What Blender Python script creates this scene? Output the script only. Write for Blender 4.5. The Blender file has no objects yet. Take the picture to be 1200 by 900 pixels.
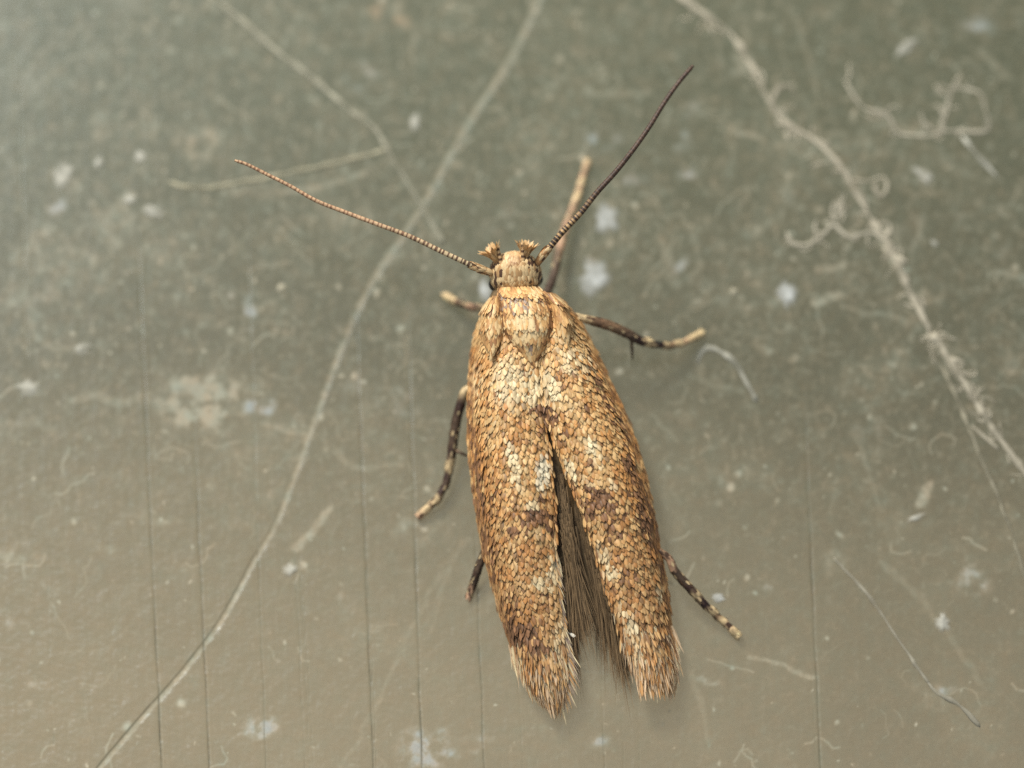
import bpy, math, random
import numpy as np
from mathutils import Vector, Matrix, noise as mnoise

random.seed(7)
rng = np.random.default_rng(11)
sc = bpy.context.scene
COL = sc.collection
sc.unit_settings.system = 'METRIC'
sc.unit_settings.scale_length = 0.001          # one unit is one millimetre

# ------------------------------------------------------------------ camera
TILT = math.radians(12.0)
DIST, FIELD = 150.0, 24.0                       # mm from lens to subject, mm across the frame
FWD = Vector((0, math.sin(TILT), -math.cos(TILT)))
UP = Vector((0, math.cos(TILT), math.sin(TILT)))
CAM = Vector((0, 0, 1.7)) - FWD * DIST
cd = bpy.data.cameras.new('camera')
cam = bpy.data.objects.new('camera', cd)
COL.objects.link(cam)
cam.location = CAM
cam.rotation_euler = (TILT, 0, 0)
cd.sensor_width = 360.0
cd.lens = 360.0 * DIST / FIELD
cd.clip_start, cd.clip_end = 1.0, 2000.0
cd.dof.use_dof = True
cd.dof.focus_distance = DIST - 0.45
cd.dof.aperture_fstop = cd.lens * 1e-3 / (2 * 4.9)
sc.camera = cam

# ------------------------------------------------------------------ world and lamps
w = bpy.data.worlds.new('World')
sc.world = w
w.use_nodes = True
bg = w.node_tree.nodes['Background']
bg.inputs[0].default_value = (0.90, 0.96, 1.0, 1)
bg.inputs[1].default_value = 0.28


def area(name, loc, target, size, power, col):
    l = bpy.data.lights.new(name, 'AREA')
    l.shape = 'DISK'
    l.size = size
    l.energy = power
    l.color = col
    o = bpy.data.objects.new(name, l)
    COL.objects.link(o)
    o.location = loc
    o.rotation_euler = (Vector(target) - Vector(loc)).to_track_quat('-Z', 'Y').to_euler()
    return o


area('flash_diffuser', (-36, 74, 74), (0, 0, 0), 28, 152000, (1.0, 0.94, 0.85))
area('haze_lamp', (-50, 60, 154), (-11, 8, 0), 26, 80000, (0.84, 0.95, 1.0))  # added lamp, out of view: its reflection hazes the sheet's upper left

vs = sc.view_settings
vs.view_transform = 'Standard'
vs.look = 'None'
vs.exposure = 0.0
vs.gamma = 1.0
vs.use_curve_mapping = False
sc.cycles.use_denoising = False
sc.cycles.max_bounces = 8
sc.cycles.transparent_max_bounces = 24


# ------------------------------------------------------------------ helpers
def ray(px, py):
    return FWD + Vector((1, 0, 0)) * ((px - 600) / 1200 * FIELD / DIST) + UP * ((450 - py) / 1200 * FIELD / DIST)


def at(px, py, z):
    d = ray(px, py)
    return CAM + d * ((z - CAM.z) / d.z)


def lin(c):
    out = []
    for v in c[:3]:
        v = v / 255.0
        out.append(v / 12.92 if v <= 0.04045 else ((v + 0.055) / 1.055) ** 2.4)
    return np.array(out)


def interp(t, xs, ys):
    return float(np.interp(t, xs, ys))


def smooth_curve(pts, n):
    """Catmull-Rom through n-dim points -> n samples"""
    P = np.array(pts, float)
    seg = np.linalg.norm(np.diff(P[:, :2], axis=0), axis=1)
    s = np.concatenate([[0], np.cumsum(seg)])
    out = []
    for q in np.linspace(0, s[-1], n):
        i = min(max(int(np.searchsorted(s, q, side='right')) - 1, 0), len(P) - 2)
        t = (q - s[i]) / max(seg[i], 1e-9)
        p0, p1, p2, p3 = P[max(i - 1, 0)], P[i], P[i + 1], P[min(i + 2, len(P) - 1)]
        out.append(0.5 * ((2 * p1) + (-p0 + p2) * t + (2 * p0 - 5 * p1 + 4 * p2 - p3) * t * t + (-p0 + 3 * p1 - 3 * p2 + p3) * t ** 3))
    return np.array(out)


class MB:
    def __init__(self):
        self.v, self.f, self.c = [], [], []

    def add(self, verts, faces, cols):
        b = len(self.v)
        self.v.extend(tuple(p) for p in verts)
        self.f.extend(tuple(i + b for i in f) for f in faces)
        self.c.extend((*c, 1.0) if len(c) == 3 else tuple(c) for c in cols)

    def build(self, name, mat, parent=None, smooth=True, kind=None):
        me = bpy.data.meshes.new(name)
        me.from_pydata(self.v, [], self.f)
        a = me.color_attributes.new('Col', 'FLOAT_COLOR', 'POINT')
        arr = np.ones((len(self.v), 4), np.float32)
        arr[:, :] = np.array(self.c, np.float32)
        a.data.foreach_set('color', arr.ravel())
        if smooth:
            me.polygons.foreach_set('use_smooth', [True] * len(me.polygons))
        me.materials.append(mat)
        o = bpy.data.objects.new(name, me)
        COL.objects.link(o)
        if parent is not None:
            adopt(o, parent)
        if kind:
            o['kind'] = kind
        return o


def adopt(o, parent):
    o.parent = parent
    o.matrix_parent_inverse = Matrix.Translation(-parent.location) if parent.type == 'EMPTY' else Matrix.Identity(4)


def nz(x, y, z=0.0):
    return mnoise.noise(Vector((x, y, z)))


# ------------------------------------------------------------------ materials
def principled(name):
    m = bpy.data.materials.new(name)
    m.use_nodes = True
    return m, m.node_tree, m.node_tree.nodes['Principled BSDF']


def scale_material(name, source, rough=0.55, spec=0.35, bump=0.0, var=0.25, nscale=9.0):
    m, nt, b = principled(name)
    if source == 'attr':
        s = nt.nodes.new('ShaderNodeAttribute')
        s.attribute_name = 'Col'
        colour = s.outputs['Color']
    else:
        s = nt.nodes.new('ShaderNodeObjectInfo')
        s2 = nt.nodes.new('ShaderNodeAttribute')
        s2.attribute_name = 'Col'
        vm = nt.nodes.new('ShaderNodeVectorMath')
        vm.operation = 'MULTIPLY'
        nt.links.new(s.outputs['Color'], vm.inputs[0])
        nt.links.new(s2.outputs['Color'], vm.inputs[1])
        colour = vm.outputs[0]
    tc = nt.nodes.new('ShaderNodeTexCoord')
    geo = nt.nodes.new('ShaderNodeNewGeometry')
    n = nt.nodes.new('ShaderNodeTexNoise')
    n.inputs['Scale'].default_value = nscale
    n.inputs['Detail'].default_value = 3
    nt.links.new(geo.outputs['Position'], n.inputs['Vector'])
    mr = nt.nodes.new('ShaderNodeMapRange')
    mr.inputs[1].default_value, mr.inputs[2].default_value = 0.25, 0.75
    mr.inputs[3].default_value, mr.inputs[4].default_value = 1 - var, 1 + var
    nt.links.new(n.outputs['Fac'], mr.inputs[0])
    mul = nt.nodes.new('ShaderNodeVectorMath')
    mul.operation = 'SCALE'
    nt.links.new(colour, mul.inputs[0])
    nt.links.new(mr.outputs[0], mul.inputs['Scale'])
    nt.links.new(mul.outputs[0], b.inputs['Base Color'])
    b.inputs['Roughness'].default_value = rough
    b.inputs['Specular IOR Level'].default_value = spec
    if bump:
        bp = nt.nodes.new('ShaderNodeBump')
        bp.inputs['Strength'].default_value = bump
        bp.inputs['Distance'].default_value = 0.03
        nt.links.new(n.outputs['Fac'], bp.inputs['Height'])
        nt.links.new(bp.outputs[0], b.inputs['Normal'])
    return m


M_SCALE = scale_material('moth scales', 'attr', 0.5, 0.4, 0.0, 0.16, 14)
M_SINGLE = scale_material('single moth scale', 'object', 0.5, 0.4, 0.0, 0.16, 14)
M_MEMBRANE = scale_material('wing membrane', 'attr', 0.7, 0.2)
M_HAIR = scale_material('fringe hair', 'attr', 0.45, 0.4, 0, 0.1)
M_CUTICLE = scale_material('leg cuticle', 'attr', 0.5, 0.4, 0.35, 0.3, 10)
M_EYE, _nt, _b = principled('eye')
_b.inputs['Base Color'].default_value = (0.012, 0.009, 0.008, 1)
_b.inputs['Roughness'].default_value = 0.18
M_FIBRE = scale_material('dried fibre', 'attr', 0.8, 0.2, 0.3, 0.18, 6)


M_FLECK = scale_material('dust smear', 'attr', 0.85, 0.1, 0.0, 0.15, 8)
_nt = M_FLECK.node_tree
_nt.links.new(_nt.nodes['Attribute'].outputs['Alpha'], _nt.nodes['Principled BSDF'].inputs['Alpha'])


def pane_material():
    m, nt, b = principled('grimy acrylic')
    N, L = nt.nodes, nt.links
    a = N.new('ShaderNodeAttribute'); a.attribute_name = 'Col'
    al = N.new('ShaderNodeAttribute'); al.attribute_name = 'film'
    geo = N.new('ShaderNodeNewGeometry')
    n1 = N.new('ShaderNodeTexNoise'); n1.inputs['Scale'].default_value = 16; n1.inputs['Detail'].default_value = 3
    L.new(geo.outputs['Position'], n1.inputs['Vector'])
    mr = N.new('ShaderNodeMapRange')
    mr.inputs[1].default_value, mr.inputs[2].default_value = 0.25, 0.75
    mr.inputs[3].default_value, mr.inputs[4].default_value = 0.92, 1.08
    L.new(n1.outputs['Fac'], mr.inputs[0])
    mul = N.new('ShaderNodeVectorMath'); mul.operation = 'SCALE'
    L.new(a.outputs['Color'], mul.inputs[0]); L.new(mr.outputs[0], mul.inputs['Scale'])
    N.remove(b)
    dif = N.new('ShaderNodeBsdfDiffuse'); tr = N.new('ShaderNodeBsdfTransparent'); gl = N.new('ShaderNodeBsdfGlossy')
    gl.inputs['Roughness'].default_value = 0.27
    mx = N.new('ShaderNodeMixShader'); m2 = N.new('ShaderNodeMixShader')
    L.new(mul.outputs[0], dif.inputs['Color']); L.new(al.outputs['Fac'], mx.inputs[0])
    L.new(tr.outputs[0], mx.inputs[1]); L.new(dif.outputs[0], mx.inputs[2])
    fr = N.new('ShaderNodeFresnel'); fr.inputs['IOR'].default_value = 1.49
    L.new(fr.outputs[0], m2.inputs[0]); L.new(mx.outputs[0], m2.inputs[1]); L.new(gl.outputs[0], m2.inputs[2])
    L.new(m2.outputs[0], N['Material Output'].inputs['Surface'])
    # fine orange-peel relief of the moulded sheet
    mp = N.new('ShaderNodeMapping'); mp.inputs['Scale'].default_value = (1.0, 0.45, 1.0)
    mp.inputs['Rotation'].default_value = (0, 0, math.radians(-35))
    L.new(geo.outputs['Position'], mp.inputs['Vector'])
    n2 = N.new('ShaderNodeTexNoise'); n2.inputs['Scale'].default_value = 6.5; n2.inputs['Detail'].default_value = 4
    L.new(mp.outputs[0], n2.inputs['Vector'])
    bp = N.new('ShaderNodeBump'); bp.inputs['Strength'].default_value = 0.12; bp.inputs['Distance'].default_value = 0.03
    L.new(n2.outputs['Fac'], bp.inputs['Height'])
    for q in (dif, gl, fr):
        L.new(bp.outputs[0], q.inputs['Normal'])
    return m


# ------------------------------------------------------------------ the pane
def vnoise(x, y, seed):
    """gradient noise, about 0..1"""
    r = np.random.default_rng(seed)
    A = r.random((64, 64)) * 2 * math.pi
    gx, gy = np.cos(A), np.sin(A)
    xi, yi = np.floor(x).astype(int), np.floor(y).astype(int)
    fx, fy = x - xi, y - yi
    sx, sy = fx ** 3 * (fx * (fx * 6 - 15) + 10), fy ** 3 * (fy * (fy * 6 - 15) + 10)

    def g(i, j, dx, dy):
        return gx[i % 64, j % 64] * dx + gy[i % 64, j % 64] * dy
    n = (g(xi, yi, fx, fy) * (1 - sx) + g(xi + 1, yi, fx - 1, fy) * sx) * (1 - sy) + (g(xi, yi + 1, fx, fy - 1) * (1 - sx) + g(xi + 1, yi + 1, fx - 1, fy - 1) * sx) * sy
    return np.clip(.5 + n * .85, 0, 1)


def fbm(x, y, seed, oct=4):
    s, a, t = 0, 1.0, 0
    for k in range(oct):
        s = s + a * vnoise(x * 2 ** k + 17.3 * k, y * 2 ** k + 5.1 * k, seed + k)
        t += a
        a *= 0.55
    return s / t


# long shallow scratches: (points in photo pixels, half width, paleness, depth in mm)
SCRATCHES = [
    ([(640, -20), (600, 65), (545, 150), (492, 245), (455, 300), (425, 350), (395, 420), (375, 475), (350, 545), (325, 610),
      (300, 655), (255, 735), (200, 805), (160, 850), (105, 915)], 4.2, 0.70, 0.005),
]
GROOVES = [(160, 250, 190, 920, 1.6, .028), (226, 470, 246, 920, 1.6, .030), (288, 240, 312, 920, 1.3, .018), (340, 540, 358, 920, 1.0, .016),
           (346, 560, 364, 920, .9, .014), (350, 600, 368, 920, .9, .012), (414, 300, 438, 920, 1.5, .026), (419, 420, 442, 920, 1.0, .016),
           (476, 330, 495, 920, 1.6, .028), (553, 540, 568, 920, 1.4, .024), (600, 640, 613, 920, 1.0, .014), (702, 750, 709, 920, 1.3, .022),
           (726, 780, 731, 920, .9, .014), (746, 790, 750, 920, .9, .014), (938, 390, 962, 920, 1.7, .030), (943, 640, 957, 920, .9, .012),
           (1013, 740, 1016, 830, .8, .01), (820, 560, 832, 920, .8, .008), (52, 560, 64, 920, .8, .010), (18, 0, 32, 420, 1.2, .012),
           (1100, 640, 1112, 900, .8, .008), (1188, 560, 1196, 900, 1.0, .010), (655, 820, 658, 920, .8, .012)]
# faint pale marks (soiling) painted where the film is thicker: (polyline, half width, strength)
MARKS = [
    ([(120, 22), (136, 30), (146, 60), (156, 88), (160, 120), (175, 150), (195, 200)], 4, .13),
    ([(1036, 280), (1048, 300), (1058, 318)], 6, .4), ([(1095, 395), (1112, 425), (1124, 432)], 6, .3), ([(905, 120), (925, 150), (920, 165)], 5, .28), ([(1000, 210), (1012, 240)], 5, .2),
    ([(60, 30), (80, 44), (100, 30)], 3, .14),
    ([(330, 226), (390, 216), (425, 205)], 4, .30), ([(385, 595), (370, 620), (347, 642)], 5, .35),
    ([(310, 498), (360, 510)], 4, .30), ([(395, 530), (420, 548), (470, 545)], 4, .22), ([(925, 55), (955, 60), (975, 120), (990, 175), (1000, 210)], 2, .16),
    ([(850, 155), (890, 160)], 4, .30), ([(505, 430), (470, 420)], 4, .15), ([(615, 200), (600, 250)], 3, .15), ([(850, 120), (800, 150)], 3, .12),
    ([(925, 10), (950, 70), (960, 120)], 3, .22), ([(880, 720), (950, 790)], 4, .0), ([(878, 770), (920, 780), (955, 792)], 3, .30),
    ([(1010, 190), (1050, 165)], 3, .25), ([(1080, 255), (1072, 290)], 3, .25), ([(660, 680), (640, 720)], 3, .1),
    ([(960, 315), (985, 312)], 5, .35), ([(955, 355), (985, 345)], 5, .35), ([(985, 360), (1030, 368), (1065, 378)], 4, .25),
    ([(1000, 505), (1015, 548), (1035, 600)], 3, .2), ([(1090, 570), (1080, 590)], 6, .40), ([(1055, 580), (1040, 640)], 3, .1),
    ([(1030, 660), (1080, 700), (1100, 730)], 4, .18), ([(1105, 735), (1130, 770), (1145, 800)], 4, .15), ([(0, 350), (35, 352), (70, 345)], 6, .25),
    ([(35, 352), (40, 390), (60, 410), (90, 410)], 5, .25), ([(80, 468), (110, 462), (140, 472), (175, 462)], 5, .25), ([(0, 495), (40, 492), (62, 505)], 5, .2),
    ([(720, 225), (735, 240)], 6, .2), ([(785, 255), (800, 252), (812, 275), (818, 310), (806, 330)], 3.5, .22), ([(775, 280), (782, 300), (790, 330)], 6, .25),
    ([(640, 150), (625, 190)], 4, .22), ([(690, 110), (760, 108)], 4, .25), ([(420, 560), (350, 640), (330, 700)], 3, .10),
    ([(550, 630), (500, 700), (440, 830), (400, 900)], 3, .16), ([(530, 650), (505, 740)], 2.5, .14), ([(250, 0), (210, 40)], 4, .1),
    ([(1060, 150), (1100, 160)], 4, .3), ([(1150, 60), (1180, 90)], 4, .25), ([(1160, 320), (1200, 325)], 4, .3), ([(815, 420), (822, 445), (870, 460)], 3.5, .2),
    ([(883, 470), (888, 500)], 4, .15), ([(150, 230), (120, 265), (135, 285)], 7, .28), ([(105, 240), (130, 270)], 5, .22),
    ([(490, 740), (520, 700)], 3, .1), ([(810, 790), (830, 870)], 4, .15), ([(1120, 245), (1130, 200)], 3, .15),
]
SMUDGES = [  # px, py, rx, ry, strength, blue
    (240, 470, 62, 38, .55, 0), (230, 455, 40, 26, .35, 0), (308, 478, 26, 12, .5, .6), (235, 170, 36, 26, .40, -.4), (70, 240, 20, 12, .3, .6), (150, 260, 40, 24, .22, 0),
    (292, 365, 9, 24, .55, .5), (272, 345, 6, 22, .4, .3), (200, 360, 40, 30, .15, 0), (705, 165, 24, 18, .40, .7), (745, 210, 20, 12, .25, .6), (500, 878, 40, 26, .45, .6), (305, 852, 26, 16, .6, .4),
    (560, 872, 24, 12, .3, .4), (700, 870, 16, 8, .3, .5), (1190, 420, 16, 30, .2, 0), (465, 470, 40, 24, .22, .3), (415, 455, 20, 14, .2, .3), (20, 350, 20, 30, .25, 0), (100, 340, 60, 40, .12, 0),
    (455, 20, 40, 24, .35, -.7), (795, 310, 12, 16, .35, .5), (300, 60, 30, 10, .15, 0), (1080, 140, 60, 20, .15, 0), (600, 300, 40, 30, .1, 0), (1150, 30, 30, 20, .25, .6),
    (810, 130, 18, 12, .25, .4), (800, 165, 12, 20, .3, .5), (805, 205, 16, 10, .35, .5), (1110, 810, 12, 10, .3, .5), (680, 470, 30, 20, .0, 0), (425, 90, 24, 24, .25, .5), (900, 690, 10, 8, .3, .5),
    (50, 690, 24, 14, .25, .5), (20, 730, 16, 10, .25, .5), (45, 800, 18, 10, .3, .3), (120, 640, 22, 8, .25, 0), (190, 610, 30, 8, .25, 0), (395, 700, 10, 8, .4, .3), (830, 800, 20, 5, .3, .2),
]


def project(X, Y):
    d = np.stack([X - CAM.x, Y - CAM.y, np.full_like(X, -CAM.z)], -1)
    f = d @ np.array(FWD)
    u = d @ np.array(UP)
    k = 1200 * DIST / FIELD
    return 600 + d[..., 0] / f * k, 450 - u / f * k


def seg_dist(PX, PY, a, b):
    ax, ay = a; bx, by = b
    dx, dy = bx - ax, by - ay
    t = np.clip(((PX - ax) * dx + (PY - ay) * dy) / (dx * dx + dy * dy + 1e-9), 0, 1)
    return np.hypot(PX - ax - t * dx, PY - ay - t * dy)


def poly_field(PX, PY, pts, reach):
    out = np.full(PX.shape, 1e3)
    for a, b in zip(pts[:-1], pts[1:]):
        x0, x1 = min(a[0], b[0]) - reach, max(a[0], b[0]) + reach
        y0, y1 = min(a[1], b[1]) - reach, max(a[1], b[1]) + reach
        m = (PX > x0) & (PX < x1) & (PY > y0) & (PY < y1)
        if m.any():
            out[m] = np.minimum(out[m], seg_dist(PX[m], PY[m], a, b))
    return out


def build_pane():
    xs = np.concatenate([[-60, -40, -25, -17], np.linspace(-13.2, 13.2, 840), [17, 25, 40, 60]])
    ys = np.concatenate([[-50, -35, -22, -14], np.linspace(-10.4, 10.8, 680), [14, 22, 35, 50]])
    nx, ny = len(xs), len(ys)
    X, Y = np.meshgrid(xs, ys, indexing='xy')
    PX, PY = project(X, Y)
    jx = (fbm(PX / 40, PY / 40, 70) - .5) * 14
    jy = (fbm(PX / 40, PY / 40, 80) - .5) * 14
    QX, QY = PX + jx, PY + jy
    dust = fbm(PX / 120, PY / 120, 1, 5)
    mott = fbm(PX / 26, PY / 26, 20, 4)
    fine = fbm(PX / 8, PY / 8, 30, 3)
    low = np.clip((PY - 380) / 420, 0, 1)                     # the lower part of the sheet is cleaner
    pale = np.zeros_like(X)
    blue = np.zeros_like(X)
    pale += np.clip((mott - .54) * 1.3, 0, .25) * (1 - .75 * low) + np.clip((fine - .55) * 1.5, 0, .30) * (1 - .6 * low)
    pale += np.clip((dust - .5) * .8, 0, .3) * (1 - .5 * low)
    # matted hair-thin growth: contour threads of a noise field, patchy
    for sc_, sd, th, am in ((30, 210, 11, .55), (17, 220, 8, .46), (52, 230, 18, .5), (24, 240, 10, .5), (38, 250, 16, .5)):
        wx, wy = PX + (vnoise(PX / 11, PY / 11, sd + 5) - .5) * 12, PY + (vnoise(PX / 11, PY / 11, sd + 6) - .5) * 12
        h = np.clip(1 - np.abs(vnoise(wx / sc_, wy / sc_, sd) - .5) * th, 0, 1)
        patch = np.clip((fbm(PX / 60, PY / 60, sd + 2, 3) - .42) * 5, 0, 1) * np.clip(fine * 2 - .4, 0, 1.2)
        pale = np.maximum(pale, h * patch * am * (1 - .8 * low))
    # flecks of dust, thinning out below
    r = np.random.default_rng(5)
    for k in range(1300):
        x, y = r.uniform(-20, 1220), r.uniform(-20, 920)
        if r.random() < .6 * np.clip((y - 350) / 400, 0, 1):
            continue
        rad = r.uniform(1.2, 3.2) if r.random() < .88 else r.uniform(3, 6)
        el = r.uniform(.5, 1.0); an = r.uniform(0, math.pi); s = r.uniform(.24, .80)
        m = (np.abs(PX - x) < rad * 2.5) & (np.abs(PY - y) < rad * 2.5)
        dx, dy = QX[m] - x - jx[m].mean() if m.any() else 0, QY[m] - y - jy[m].mean() if m.any() else 0
        if not m.any():
            continue
        a = dx * math.cos(an) + dy * math.sin(an); b = (-dx * math.sin(an) + dy * math.cos(an)) / el
        pale[m] = np.maximum(pale[m], s * np.clip(1.5 - np.hypot(a, b) / rad, 0, 1))
    # short curled fibres
    for k in range(420):
        x, y = r.uniform(-20, 1220), r.uniform(-20, 920)
        if r.random() < .75 * np.clip((y - 300) / 400, 0, 1):
            continue
        n = r.integers(3, 8); an = r.uniform(0, 6.28); pts = [(x, y)]
        for i in range(n):
            an += r.normal(0, .55); x += math.cos(an) * 8; y += math.sin(an) * 8; pts.append((x, y))
        d = poly_field(PX, PY, pts, 8)
        hw = r.uniform(1.0, 2.2)
        pale = np.maximum(pale, np.clip(1.4 - d / hw, 0, 1) * r.uniform(.2, .55))
    # faint straight hairlines, scuffed in at every angle
    for k in range(150):
        x, y = r.uniform(-50, 1250), r.uniform(-50, 950)
        an = r.normal(1.9, .55); ln = r.uniform(30, 240)
        d = poly_field(QX * .6 + PX * .4, QY * .6 + PY * .4, [(x, y), (x + math.cos(an) * ln * .5 + r.normal(0, 3), y + math.sin(an) * ln * .5), (x + math.cos(an) * ln, y + math.sin(an) * ln)], 6)
        pale = np.maximum(pale, np.clip(1.5 - d / r.uniform(.8, 1.5), 0, 1) * r.uniform(.08, .30) * np.clip(2.4 * mott - .5, .2, 1.2) * (1 - .4 * low))
    for pts, hw, s in MARKS:
        d = poly_field(QX, QY, pts, hw * 3)
        pale = np.maximum(pale, 1.55 * s * np.clip(1.6 - d / hw, 0, 1) * (.4 + 1.1 * fine))
    SMN = fbm(PX / 20, PY / 20, 55, 4)
    extra = []
    for k in range(70):                                      # faint cloudy soiling, mostly on the upper half
        x, y = r.uniform(0, 1200), r.uniform(0, 900) * r.uniform(.35, 1)
        extra.append((x, y, r.uniform(10, 50), r.uniform(8, 28), r.uniform(.08, .28), r.uniform(-.3, .4)))
    for x, y, rx, ry, s, bl in SMUDGES + extra:
        q = np.hypot((QX - x) / rx, (QY - y) / ry)
        f = 2.3 * s * np.clip(1.2 - q, 0, .8) * np.clip(3.2 * (SMN - .32), 0, 1.3)
        pale = np.maximum(pale, np.minimum(f, .62))
        blue += f * bl
    Z = np.zeros_like(X)
    inside = (np.abs(X) < 13.3) & (Y > -10.5) & (Y < 10.9)
    # warped moulding: gentle lumps
    Z += np.where(inside, (fbm(PX / 26, PY / 26, 90, 3) - .5) * .018 * (.12 + .88 * low) + (fbm((PX + PY * .5) / 9, (PY - PX * .5) / 5, 95, 2) - .5) * .008 * low, 0)
    # many hairline drawing marks, one direction
    S = PX - .036 * PY
    for sc_, amp, sd in ((3.1, .0010, 3), (9.0, .0018, 4)):
        Z += np.where(inside, (vnoise(S / sc_, PY / 900, sd) - .5) * amp * 2, 0) * (.35 + .65 * low)
    groove_shade = np.zeros_like(X)
    for x0, y0, x1, y1, hw, dep in GROOVES:
        t = np.clip((PY - y0) / (y1 - y0), -1, 2)
        xc = x0 + (x1 - x0) * t + (vnoise(PY / 60, PY * 0 + x0, 9) - .5) * 2
        fade = np.clip((PY - y0) / 120, 0, 1) * np.clip(.65 + .7 * (vnoise(PY / 90, PY * 0 + x1, 12) - .3), 0, 1)
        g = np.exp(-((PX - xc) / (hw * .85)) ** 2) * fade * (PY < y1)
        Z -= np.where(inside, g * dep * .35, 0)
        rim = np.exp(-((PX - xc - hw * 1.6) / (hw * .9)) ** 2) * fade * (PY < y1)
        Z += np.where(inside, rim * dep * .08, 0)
        groove_shade = np.maximum(groove_shade, g * min(1, dep / .026))  # shaded wall of each groove, painted as a dark line
        pale = np.maximum(pale, rim * .22 * min(1, dep / .026))  # lit right-hand rim, painted as a pale line
    for pts, hw, s, dep in SCRATCHES:
        sm = [tuple(p) for p in smooth_curve(pts, 90)]
        d = poly_field(PX + jx * .16, PY + jy * .16, sm, hw * 3)
        hw = hw * (1.02 - .34 * np.clip((PY - 100) / 600, 0, 1)) * (.7 + .6 * fine)
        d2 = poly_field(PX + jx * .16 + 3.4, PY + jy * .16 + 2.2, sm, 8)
        groove_shade = np.maximum(groove_shade, .8 * np.exp(-(d2 / 1.5) ** 2) * np.clip((PY - 520) / 160, 0, 1))  # shaded upper-left wall of the scratch, painted as a dark border
        body = np.clip(1.5 - d / hw, 0, 1)
        Z -= np.where(inside, np.clip(1.25 - d / hw, 0, 1) ** .8 * dep, 0)
        pale = np.maximum(pale * (1 - .8 * groove_shade), (1 - .9 * groove_shade) * body * s * np.clip(.35 + .75 * fine + .5 * (mott - .4), .2, 1.2))
    pale = np.clip(pale, 0, 1)
    # pigments, with the shade of the grooves painted in
    c_base = lin((126, 122, 98)); c_low = lin((152, 143, 116)); c_pale = lin((214, 208, 186)); c_blue = lin((206, 216, 222)); c_warm = lin((196, 170, 140))
    base = c_base[None, None] * (1 - low[..., None]) + c_low[None, None] * low[..., None]
    base = base * (.86 + .28 * dust[..., None])
    b = np.clip(blue, -1, 1)[..., None]
    pc = np.where(b >= 0, c_pale * (1 - np.clip(b * 2, 0, 1)) + c_blue * np.clip(b * 2, 0, 1), c_pale * (1 + np.maximum(b, -.5) * 2) + c_warm * np.clip(-b * 2, 0, 1))
    p3 = pale[..., None]
    col = base * (1 - p3) + pc * p3
    dk = np.clip((.5 - fbm(PX / 34, PY / 34, 140, 4)) * 2.4, 0, .6) * (1 - .6 * low)
    col *= 1 - .45 * dk[..., None]
    tint = (fbm(PX / 18, PY / 18, 160, 3) - .5)[..., None]
    col *= 1 + tint * np.array([.35, -.05, -.25])
    col *= (1 - .68 * groove_shade[..., None])
    film = np.clip(.07 + .09 * low + .30 * dk + .70 * pale + .75 * groove_shade, 0, .98)
    film = np.where(inside, film, .4)
    # mesh: top sheet plus an underside and rim 3 mm below
    V = np.stack([X, Y, Z], -1).reshape(-1, 3)
    idx = np.arange(nx * ny).reshape(ny, nx)
    F = np.stack([idx[:-1, :-1], idx[:-1, 1:], idx[1:, 1:], idx[1:, :-1]], -1).reshape(-1, 4)
    me = bpy.data.meshes.new('acrylic_sheet')
    me.vertices.add(len(V)); me.vertices.foreach_set('co', V.astype(np.float32).ravel())
    me.loops.add(F.size); me.loops.foreach_set('vertex_index', F.astype(np.int32).ravel())
    me.polygons.add(len(F))
    me.polygons.foreach_set('loop_start', np.arange(0, F.size, 4, dtype=np.int32))
    me.polygons.foreach_set('use_smooth', np.ones(len(F), bool))
    me.update(calc_edges=True)
    a = me.color_attributes.new('Col', 'FLOAT_COLOR', 'POINT')
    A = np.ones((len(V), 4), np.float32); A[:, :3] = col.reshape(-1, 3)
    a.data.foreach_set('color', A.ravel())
    f = me.attributes.new('film', 'FLOAT', 'POINT')
    f.data.foreach_set('value', film.reshape(-1).astype(np.float32))
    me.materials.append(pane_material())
    o = bpy.data.objects.new('acrylic_sheet', me)
    COL.objects.link(o)
    o['kind'] = 'structure'
    o['label'] = 'scratched grimy olive grey translucent sheet the moth sits on'
    return o


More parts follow.
